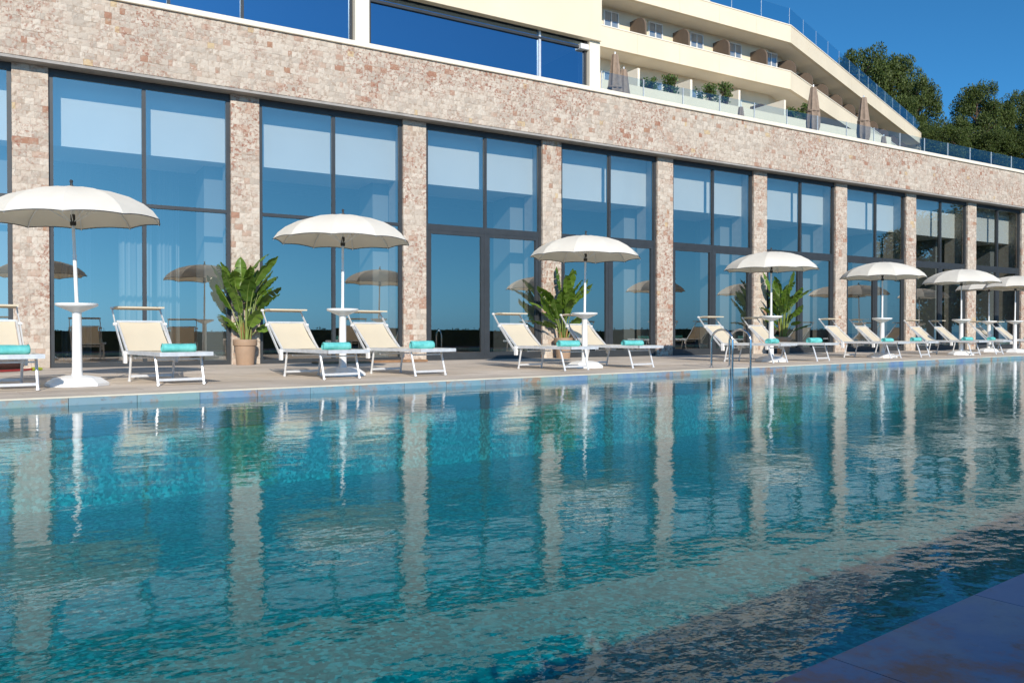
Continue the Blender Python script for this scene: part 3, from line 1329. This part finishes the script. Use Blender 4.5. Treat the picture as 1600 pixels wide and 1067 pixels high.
# ------------------------------------------------------------------ open parasols with tables
def parasol_meshes():
    P = []
    m = MB()
    # chamfered white base plate with four feet
    def octo(r_, c_):
        return [(r_, -c_), (r_, c_), (c_, r_), (-c_, r_), (-r_, c_), (-r_, -c_), (-c_, -r_), (c_, -r_)]
    o0, o1, o2, o3 = octo(.33, .15), octo(.33, .15), octo(.24, .11), octo(.12, .055)
    vs = [(*p, .0) for p in o0] + [(*p, .035) for p in o1] + [(*p, .10) for p in o2] + [(*p, .125) for p in o3]
    fs = []
    for j in range(3):
        for k_ in range(8):
            k2 = (k_ + 1) % 8
            fs.append((j * 8 + k_, j * 8 + k2, j * 8 + 8 + k2, j * 8 + 8 + k_))
    fs += [tuple(range(7, -1, -1)), tuple(range(24, 32))]
    m.add(vs, fs)
    P.append(('base', m.mesh('base', 'white_plastic')))
    m = MB()
    m.lathe([(.066, .12), (.058, .18), (.054, .55), (.053, .90), (.075, .93)], 24, capt=False)
    P.append(('column', m.mesh('column', 'white_plastic', True)))
    m = MB()
    m.lathe([(.054, .905), (.11, .93), (.19, .965), (.235, .985), (.24, .995), (.24, 1.012), (.232, 1.018), (.03, 1.016)], 32)
    P.append(('table', m.mesh('table', 'white_plastic', True)))
    m = MB()
    m.tube([(0, 0, .95), (0, 0, 1.62)], .022, 14)
    m.tube([(0, 0, 1.58), (0, 0, 2.40)], .018, 14)
    P.append(('pole', m.mesh('pole', 'white_enamel', True)))
    # canopy: ten gores, valance scalloped between the ribs
    N, S = 10, 6
    prof = [(.0, 2.445), (.22, 2.43), (.46, 2.385), (.68, 2.315), (.85, 2.225), (.96, 2.135), (1.03, 2.035)]
    vs, fs, tn = [(0, 0, 2.445)], [], []
    ring = N * S
    for j, (r_, z_) in enumerate(prof[1:]):
        q = r_ / 1.03
        for k_ in range(ring):
            s_ = (k_ % S) / S
            a = 6.2832 * k_ / ring
            sag = 4 * s_ * (1 - s_)
            chord = 1 - .050 * sag
            zz = z_ + (.022 * sag * q ** 3 if j == len(prof) - 2 else .006 * sag * q)
            # the cloth billows very slightly out between the ribs at mid radius
            zz += -.010 * sag * math.sin(math.pi * q)
            vs.append((r_ * chord * math.cos(a), r_ * chord * math.sin(a), zz))
    for k_ in range(ring):
        fs.append((0, 1 + k_, 1 + (k_ + 1) % ring))
    for j in range(len(prof) - 2):
        for k_ in range(ring):
            k2 = (k_ + 1) % ring
            a0, a1 = 1 + j * ring, 1 + (j + 1) * ring
            fs.append((a0 + k_, a1 + k_, a1 + k2, a0 + k2))
    m = MB()
    m.add(vs, fs)
    me = m.mesh('canopy', 'canopy_cloth')
    me.polygons.foreach_set('use_smooth', [True] * len(me.polygons))
    ed = me.attributes.new('sharp_edge', 'BOOLEAN', 'EDGE')
    for e_ in me.edges:
        i0, i1 = sorted(e_.vertices)
        if i0 == 0:
            ed.data[e_.index].value = (i1 - 1) % S == 0
        elif (i0 - 1) % ring == (i1 - 1) % ring and ((i0 - 1) % ring) % S == 0:
            ed.data[e_.index].value = True
    P.append(('canopy', me))
    # dark piping along the hem and a seam on each rib
    m = MB()
    base_i = 1 + (len(prof) - 2) * ring
    hem = [Vector(vs[base_i + k_]) for k_ in range(ring)] + [Vector(vs[base_i])]
    m.tube([h_ + Vector((0, 0, -.004)) for h_ in hem], .006, 4, cap=False)
    P.append(('hem', m.mesh('hem', 'frame_grey', True)))
    for k_ in range(N):
        a = 6.2832 * k_ / N
        m = MB()
        m.tube([(r_ * math.cos(a) * .995, r_ * math.sin(a) * .995, z_ - .016) for r_, z_ in prof[1:]] , .007, 5)
        P.append(('rib', m.mesh('rib', 'canopy_cloth' if False else 'alu', True)))
        m = MB()
        m.tube([(.03 * math.cos(a), .03 * math.sin(a), 2.02), (.52 * math.cos(a), .52 * math.sin(a), 2.325)], .005, 5)
        P.append(('strut', m.mesh('strut', 'alu', True)))
    m = MB()
    m.lathe([(.026, 1.97), (.036, 1.98), (.036, 2.03), (.028, 2.04), (.028, 2.10), (.024, 2.11)], 14)
    P.append(('hub', m.mesh('hub', 'black_plastic', True)))
    m = MB()
    m.lathe([(.045, 2.437), (.04, 2.455), (.018, 2.465), (.014, 2.50), (.022, 2.515), (.012, 2.535)], 12)
    P.append(('finial', m.mesh('finial', 'frame_grey', True)))
    return P


PARTS = parasol_meshes()
GP = 'open cream parasols with tables along the pool'
parasols = [
    (-3.2, -5.6, .3, 0, 'open cream parasol standing off to the left of the frame'),
    (.72, -5.72, .15, -2.0, 'nearest and largest open cream parasol, cut by the left frame edge'),
    (4.35, -5.15, .42, .5, 'open cream parasol between the two loungers right of the nearest plant pot'),
    (9.12, -4.9, .1, 1.0, 'open cream parasol in front of the middle potted plant'),
    (14.5, -4.6, .55, -.5, 'open cream parasol just right of the pool ladder'),
    (19.1, -4.2, .25, .5, 'open cream parasol fifth from the left, next after the ladder parasol'),
    (23.2, -3.9, .4, -.5, 'open cream parasol sixth from the left with clear space before the overlapping pair'),
    (27.45, -3.2, .2, 2.0, 'open cream parasol cut by the right frame edge, front of the overlapping pair'),
    (27.6, -2.3, .5, -1, 'open cream parasol mostly hidden behind the one at the right frame edge'),
    (32.0, -2.6, .5, 0, 'open cream parasol beyond the right frame edge'),
]
for (x_, y_, rz, tilt, lab) in parasols:
    t = thing('parasol', lab, 'parasol', (x_, y_, .002), R(rz * 60), GP)
    for nm, me in PARTS:
        o = place(nm, me, t)
        if tilt and nm not in ('base', 'column', 'table'):
            # the upper pole leans a little in its socket
            rot = Matrix.Translation((0, 0, 1.0)) @ Matrix.Rotation(R(tilt), 4, 'Y') @ Matrix.Translation((0, 0, -1.0))
            o.matrix_local = rot


# ------------------------------------------------------------------ loungers
def lounger_meshes():
    P = []
    W = .31
    H = .39
    m = MB()
    for s in (-1, 1):
        m.bar((s * W, .02, H), (s * W, -1.44, H), .028, .05)
    m.bar((-W - .014, -1.44, H), (W + .014, -1.44, H), .03, .05)
    m.bar((-W, -.02, H - .005), (W, -.02, H - .005), .025, .03)
    m.bar((-W + .03, -.30, H - .07), (W - .03, -.30, H - .07), .02, .02)
    m.bar((-W + .03, -1.14, H - .07), (W - .03, -1.14, H - .07), .02, .02)
    P.append(('frame', m.mesh('frame', 'alu')))
    m = MB()
    n = 10
    vs = []
    for i in range(n + 1):
        y_ = -.02 - 1.4 * i / n
        zz = H + .022 - .02 * math.sin(math.pi * i / n)
        for s, dz in ((-1, 0), (-.4, -.012), (.4, -.012), (1, 0)):
            vs.append((s * (W - .005), y_, zz + dz))
    fs = [(i * 4 + k_, i * 4 + k_ + 1, i * 4 + k_ + 5, i * 4 + k_ + 4) for i in range(n) for k_ in range(3)]
    m.add(vs, fs)
    P.append(('seat_sling', m.mesh('seat_sling', 'sling', True)))
    # backrest
    by, bz = .46, .39
    m = MB()
    vs = []
    for i in range(8):
        q = i / 7
        sag = -.022 * math.sin(math.pi * q)
        for s, dd in ((-1, 0), (-.4, .008), (.4, .008), (1, 0)):
            vs.append((s * (W - .035), .0 + by * q + (-sag + dd) * .7, H + .02 + bz * q + (sag - dd) * .6))
    fs = [(i * 4 + k_, i * 4 + k_ + 1, i * 4 + k_ + 5, i * 4 + k_ + 4) for i in range(7) for k_ in range(3)]
    m.add(vs, fs)
    P.append(('backrest_sling', m.mesh('backrest_sling', 'sling', True)))
    m = MB()
    for s in (-1, 1):
        m.bar((s * (W - .015), -.01, H + .01), (s * (W - .015), by + .01, H + .02 + bz + .01), .022, .03)
    m.bar((-W + .015, by + .008, H + .03 + bz), (W - .015, by + .008, H + .03 + bz), .022, .025)
    P.append(('backrest_frame', m.mesh('backrest_frame', 'alu')))
    # sunshade on two arms
    for s in (-1, 1):
        m = MB()
        m.bar((s * (W + .02), -.06, H - .13), (s * (W + .02), by - .03, H + bz - .01), .016, .034)
        m.bar((s * (W + .02), by - .03, H + bz - .01), (s * (W + .01), by + .16, H + .60), .014, .026)
        P.append(('shade_arm', m.mesh('shade_arm', 'alu')))
    m = MB()
    vs = []
    n = 6
    for i in range(n + 1):
        q = i / n
        for s in (-1, 1):
            vs.append((s * (W + .0), by + .18 - .27 * q, H + .605 + .012 * math.sin(math.pi * q) + .02 * q))
    nn = len(vs)
    vs += [(a, b_, c - .022) for a, b_, c in vs]
    fs = [(2 * i, 2 * i + 1, 2 * i + 3, 2 * i + 2) for i in range(n)] + [(nn + 2 * i, nn + 2 * i + 2, nn + 2 * i + 3, nn + 2 * i + 1) for i in range(n)]
    fs += [(2 * i, 2 * i + 2, nn + 2 * i + 2, nn + 2 * i) for i in range(n)] + [(2 * i + 1, nn + 2 * i + 1, nn + 2 * i + 3, 2 * i + 3) for i in range(n)]
    fs += [(0, nn, nn + 1, 1), (2 * n, 2 * n + 1, nn + 2 * n + 1, nn + 2 * n)]
    m.add(vs, fs)
    P.append(('sunshade', m.mesh('sunshade', 'sling')))
    for s in (-1, 1):
        m = MB()
        m.bevbox(s * (W + .02) - .02, s * (W + .02) + .02, -.075, -.0, H - .15, H - .045, .006)
        P.append(('joint', m.mesh('joint', 'white_plastic')))
        m = MB()
        m.tube([(s * (W + .045), -.03, H - .02), (s * (W - .01), -.03, H - .02)], .035, 12)
        P.append(('joint', m.mesh('joint', 'white_plastic')))
        m = MB()
        m.tube([(s * (W + .045), by - .03, H + bz - .01), (s * (W - .0), by - .03, H + bz - .01)], .022, 10)
        P.append(('joint', m.mesh('joint', 'white_plastic')))
        m = MB()
        m.tube([(s * (W + .03), by + .16, H + .605), (s * (W - .01), by + .16, H + .605)], .018, 8)
        P.append(('joint', m.mesh('joint', 'white_plastic')))
    # legs: two trestles
    for s in (-1, 1):
        m = MB()
        m.tube([(s * (W - .03), -.13, H - .03), (s * (W - .03), -.05, .012)], .0165, 8)
        m.tube([(s * (W - .03), -.052, .022), (s * (W - .03), -.048, .0)], .021, 8)
        P.append(('leg', m.mesh('leg', 'alu', True)))
        m = MB()
        m.tube([(s * (W - .03), -1.14, H - .03), (s * (W - .03), -1.25, .012)], .0165, 8)
        m.tube([(s * (W - .03), -1.246, .022), (s * (W - .03), -1.252, .0)], .021, 8)
        P.append(('leg', m.mesh('leg', 'alu', True)))
    for yy in (-1.235, -.062):
        m = MB()
        m.bar((-W + .03, yy, .07), (W - .03, yy, .07), .018, .032)
        P.append(('crossbar', m.mesh('crossbar', 'alu')))
    return P


LP = lounger_meshes()


def towel_mesh(seed):
    random.seed(seed)
    m = MB()
    n, L = 26, .42
    vs, fs = [], []
    rings = 14
    for j in range(rings + 1):
        q = j / rings
        x_ = -L / 2 + L * q
        end = min(q, 1 - q)
        k0 = 1 - .22 * max(0, 1 - end / .10) ** 2
        for k_ in range(n):
            a = 6.2832 * k_ / n
            r_ = .068 * k0 * (1 + .08 * math.sin(2 * a + seed) + .03 * math.sin(3 * a + q * 7 + seed) + random.uniform(-.015, .015))
            zz = r_ * math.sin(a) * .92
            vs.append((x_, r_ * math.cos(a) * 1.08, max(-.064, zz) + .064))
    for j in range(rings):
        for k_ in range(n):
            k2 = (k_ + 1) % n
            fs.append((j * n + k_, j * n + k2, (j + 1) * n + k2, (j + 1) * n + k_))
    m.add(vs, fs)
    # rolled ends: a spiral of cloth standing slightly out
    for side in (-1, 1):
        sv, sf_ = [], []
        turns, pts = 2.6, 44
        for i in range(pts):
            q = i / (pts - 1)
            a = 6.2832 * turns * q
            r_ = .010 + .052 * q
            for dr, dx in ((0, 0), (.009, .008), (.018, 0)):
                sv.append((side * (L / 2 - .012 + dx), (r_ + dr) * math.cos(a), (r_ + dr) * math.sin(a) * .92 + .064))
        for i in range(pts - 1):
            for c_ in range(2):
                sf_.append((i * 3 + c_, i * 3 + 3 + c_, i * 3 + 4 + c_, i * 3 + 1 + c_))
        m.add(sv, sf_)
        m.add([(side * (L / 2 - .018), .068 * math.cos(6.2832 * k_ / 16), .060 * math.sin(6.2832 * k_ / 16) + .064) for k_ in range(16)], [tuple(range(16))])
    return m.mesh('towel', 'towel', True)


TM = [towel_mesh(s) for s in (1, 2, 3, 4)]
random.seed(5)
GL = 'cream sling sun loungers along the pool edge'
GT = 'turquoise towels rolled up on the loungers'
# front-leg midpoint, turn of the long axis
loungers = [
    (.0, -6.48, 7, 'at the left frame edge, its backrest against the first stone pillar', 'at the left frame edge'),
    (1.84, -6.29, 9, 'standing alone in front of the first big window bay', 'in front of the first big window bay'),
    (3.99, -6.12, 10, 'left of the second parasol and its white table', 'left of the second parasol'),
    (5.42, -6.01, 11, 'right of the second parasol, in front of the third stone pillar', 'right of the second parasol'),
    (8.30, -5.78, 9, 'left of the middle parasol, in front of the grey door frames', 'left of the middle parasol'),
    (9.92, -5.62, 8, 'behind the white stem of the middle parasol, reaching to the right', 'right of the middle parasol'),
    (14.02, -5.27, 10, 'directly behind the steel pool ladder', 'just right of the pool ladder'),
    (15.65, -5.09, 11, 'right of the ladder parasol, beside the third potted plant', 'right of the third potted plant'),
    (18.85, -4.75, 9, 'left of the fifth parasol', 'left of the fifth parasol'),
    (20.38, -4.58, 11, 'behind the stem of the fifth parasol, reaching to the right', 'right of the fifth parasol'),
    (23.32, -4.26, 8, 'left of the sixth parasol', 'left of the sixth parasol'),
    (24.87, -4.09, 10, 'behind the stem of the sixth parasol, reaching to the right', 'right of the sixth parasol'),
    (27.9, -3.6, 9, 'left of the parasol at the right frame edge', 'left of the parasol at the right frame edge'),
    (29.5, -3.45, 10, 'last one, crossing the right frame edge', 'crossing the right frame edge'),
]
for i, (x_, y_, rot, lab, tl) in enumerate(loungers):
    a = R(rot)
    ax = Vector((math.sin(a), -math.cos(a)))
    o = Vector((x_, y_)) - ax * 1.25
    t = thing('sun_lounger', 'cream sling lounger ' + lab, 'sun lounger', (o.x, o.y, .003), a, GL)
    for nm, me in LP:
        place(nm, me, t)
    # rolled towel across the foot end
    q = o + ax * 1.02 + Vector((math.cos(a), math.sin(a))) * (.0 + random.uniform(-.05, .05))
    tw = place('rolled_towel', TM[i % 4])
    tw.location = (q.x, q.y, .398)
    tw.rotation_euler = (0, 0, a + R(random.uniform(-9, 9)))
    tw.scale = (random.uniform(.86, 1.1), random.uniform(.92, 1.1), random.uniform(.86, 1.02))
    tag(tw, 'rolled turquoise towel on the lounger ' + tl, 'towel', GT)


# ------------------------------------------------------------------ potted plants
def paddle_leaf(mb, base, d_out, tilt, L, W, droop, seed):
    """one broad leaf: blade folded along the midrib, torn along the side veins, drooping towards its tip."""
    rnd = random.Random(seed)
    n = 13
    d = Vector((math.cos(d_out), math.sin(d_out), 0))
    side = Vector((-d.y, d.x, 0))
    p = Vector(base)
    ang = tilt
    tn = rnd.random()
    left, mid, right = [], [], []
    twist = rnd.uniform(-.5, .5)
    for i in range(n + 1):
        q = i / n
        w_ = W * (math.sin(math.pi * min(1, (q * .93 + .06))) ** .62) * (1 if q < .97 else .25)
        di = d * math.cos(ang) + Vector((0, 0, 1)) * math.sin(ang)
        up = -d * math.sin(ang) + Vector((0, 0, 1)) * math.cos(ang)
        s_ = (side * math.cos(twist) + up * math.sin(twist)).normalized()
        u_ = di.cross(s_) * -1
        fold = .35
        wav = .012 * math.sin(i * 1.9 + seed)
        mid.append(p.copy())
        left.append(p + s_ * w_ * .93 - u_ * (w_ * fold * -1 + wav))
        right.append(p - s_ * w_ * .93 - u_ * (w_ * fold * -1 - wav))
        p = p + di * (L / n)
        ang -= droop / n
    for i in range(n):
        for e_ in (left, right):
            a0, a1, b0, b1 = mid[i], mid[i + 1], e_[i], e_[i + 1]
            if rnd.random() < .22 and 2 < i < n - 1:      # a split between two side veins
                b1 = b1 + (b0 - b1) * .45 + (a1 - b1) * .12
            m_ = (a0 + b0) / 2, (a1 + b1) / 2
            bow = (a0 - b0).cross(a1 - a0).normalized() * (.006 if e_ is left else -.006)
            vv = [a0, a1, m_[1] + bow, m_[0] + bow, b1, b0]
            fc = [(0, 1, 2, 3), (3, 2, 4, 5)]
            if e_ is right:
                fc = [tuple(reversed(f)) for f in fc]
            mb.add(vv, fc, min(1, max(0, tn + rnd.uniform(-.08, .08))))
    return mid


def potted_plant(label, x_, y_, seed, hscale):
    rnd = random.Random(seed)
    t = thing('potted_plant', label, 'potted plant', (x_, y_, .003), 0, 'potted strelitzia plants in front of the pillars')
    m = MB()
    m.lathe([(.165, 0), (.17, .01), (.205, .38), (.225, .385), (.235, .40), (.238, .50), (.228, .51), (.210, .505), (.205, .45)], 32, capt=False)
    m.build('pot', 'terracotta', t, smooth=True)
    m = MB()
    m.lathe([(.206, .452), (.1, .475), (.01, .48)], 20)
    m.build('soil', 'soil', t, smooth=True)
    for i in range(31):
        lead = i < 24
        a = rnd.uniform(0, 6.2832)
        r0 = rnd.uniform(.01, .10)
        hh = (rnd.uniform(.5, 1.25) if lead else rnd.uniform(.2, .5)) * hscale
        out = rnd.uniform(.04, .27) * (1 if lead else 1.2)
        b0 = Vector((r0 * math.cos(a), r0 * math.sin(a), .46))
        tip = b0 + Vector((math.cos(a) * out, math.sin(a) * out, hh))
        ctrl = b0 + Vector((math.cos(a) * out * .25, math.sin(a) * out * .25, hh * .6))
        pts = []
        for k_ in range(7):
            q = k_ / 6
            pts.append(b0 * (1 - q) ** 2 + ctrl * 2 * q * (1 - q) + tip * q * q)
        s = MB()
        s.tube(pts, [.017, .014, .012, .010, .009, .008, .006], 6)
        st = s.build('stalk', 'petiole', t, smooth=True)
        if i % 3 == 0:
            s = MB()
            s.tube([pts[0] + Vector((0, 0, -.01)), pts[1] + Vector((.004, 0, 0)), pts[2]], [.026, .022, .012], 7)
            s.build('sheath', 'sheath', st, smooth=True)
        l_ = MB()
        dv = pts[-1] - pts[-2]
        tilt = math.atan2(dv.z, math.hypot(dv.x, dv.y)) * rnd.uniform(.86, 1.04)
        mid = paddle_leaf(l_, tip - dv.normalized() * .01, a + rnd.uniform(-.5, .5), tilt, rnd.uniform(.48, .78) * (1 if lead else .75), rnd.uniform(.105, .165), rnd.uniform(.2, 1.15), seed * 100 + i)
        lf = l_.build('leaf', 'paddle_leaf', t, smooth=True)
        rb = MB()
        rb.tube([p_ + Vector((0, 0, .002)) for p_ in mid[:-1]], [.006 * (1 - k_ / len(mid)) + .0012 for k_ in range(len(mid) - 1)], 5)
        rb.build('midrib', 'petiole', lf, smooth=True)


for (px, dy, seed, hs, lab) in ((383, -.33, 5, 1.0, 'large potted strelitzia in front of the second stone pillar, nearest of the three'),
                                (880, -.33, 9, .98, 'potted strelitzia behind the middle parasol, beside the pillar'),
                                (1224, -.50, 14, 1.15, 'potted strelitzia farthest along, behind the ladder parasol')):
    tt = (px - 800) / 1283
    dp = (dy - CAMY) / (SA - tt * CA)
    x_, y_ = survey(tt, dp)
    potted_plant(lab, x_, y_, seed, hs)

# ------------------------------------------------------------------ pool ladder
UL = 11.6
lad = thing('pool_ladder', 'polished steel pool ladder with two arched handrails at the far edge', 'pool ladder')
for s in (-.27, .27):
    m = MB()
    c = [(.42, 0), (.42, .50)]
    for i in range(9):
        a = i / 8 * math.pi
        c.append((.18 + .24 * math.cos(a), .50 + .21 * math.sin(a)))
    c += [(-.06, .30), (-.055, -.10), (-.05, -1.0)]
    m.tube([pp(UL + s, v_, z_) for v_, z_ in c], .021, 10)
    rl = m.build('handrail', 'steel', lad, smooth=True)
    m = MB()
    q = pp(UL + s, .42, 0)
    m.lathe([(.045, .002), (.045, .010), (.024, .018)], 16, c=(q[0], q[1]))
    m.build('flange', 'steel', rl, smooth=True)
for z_ in (-.30, -.55, -.80):
    m = MB()
    pool_box(m, UL - .25, UL + .25, -.10, -.03, z_, z_ + .03)
    m.build('step', 'steel', lad)

# ------------------------------------------------------------------ small things
bg = thing('beach_bag', 'dark brown bag lying on the deck behind the leftmost lounger', 'bag', (-.17, -1.1, .003), R(20))
m = MB()
vs, fs = [], []
n, rings = 16, 8
for j in range(rings + 1):
    q = j / rings
    for k_ in range(n):
        a = 6.2832 * k_ / n
        r_ = .28 * math.sin(math.pi * min(.97, q * .9 + .1)) ** .5
        vs.append((r_ * 1.5 * math.cos(a), r_ * .7 * math.sin(a), .26 * q + .02 * math.sin(a * 3)))
for j in range(rings):
    for k_ in range(n):
        k2 = (k_ + 1) % n
        fs.append((j * n + k_, j * n + k2, (j + 1) * n + k2, (j + 1) * n + k_))
fs.append(tuple(rings * n + k_ for k_ in range(n)))
m.add(vs, fs)
m.build('body', 'bag', bg, smooth=True)
m = MB()
m.tube([(-.3, -.2, .02), (0, -.26, .02), (.35, -.18, .025), (.5, -.1, .03)], .018, 6)
m.build('strap', 'bag_red', bg, smooth=True)
m = MB()
m.tube([(.5, -.1, .03), (.6, -.06, .03), (.68, -.05, .025)], [.03, .035, .02], 8)
m.build('tag', 'bag_lime', bg, smooth=True)
mt = MB()
mt.bevbox(5.4, 7.9, -.75, -.35, .003, .05, .006)
tag(mt.build('wooden_threshold', 'board'), 'low brown wooden board lying at the foot of the third pillar', 'board')
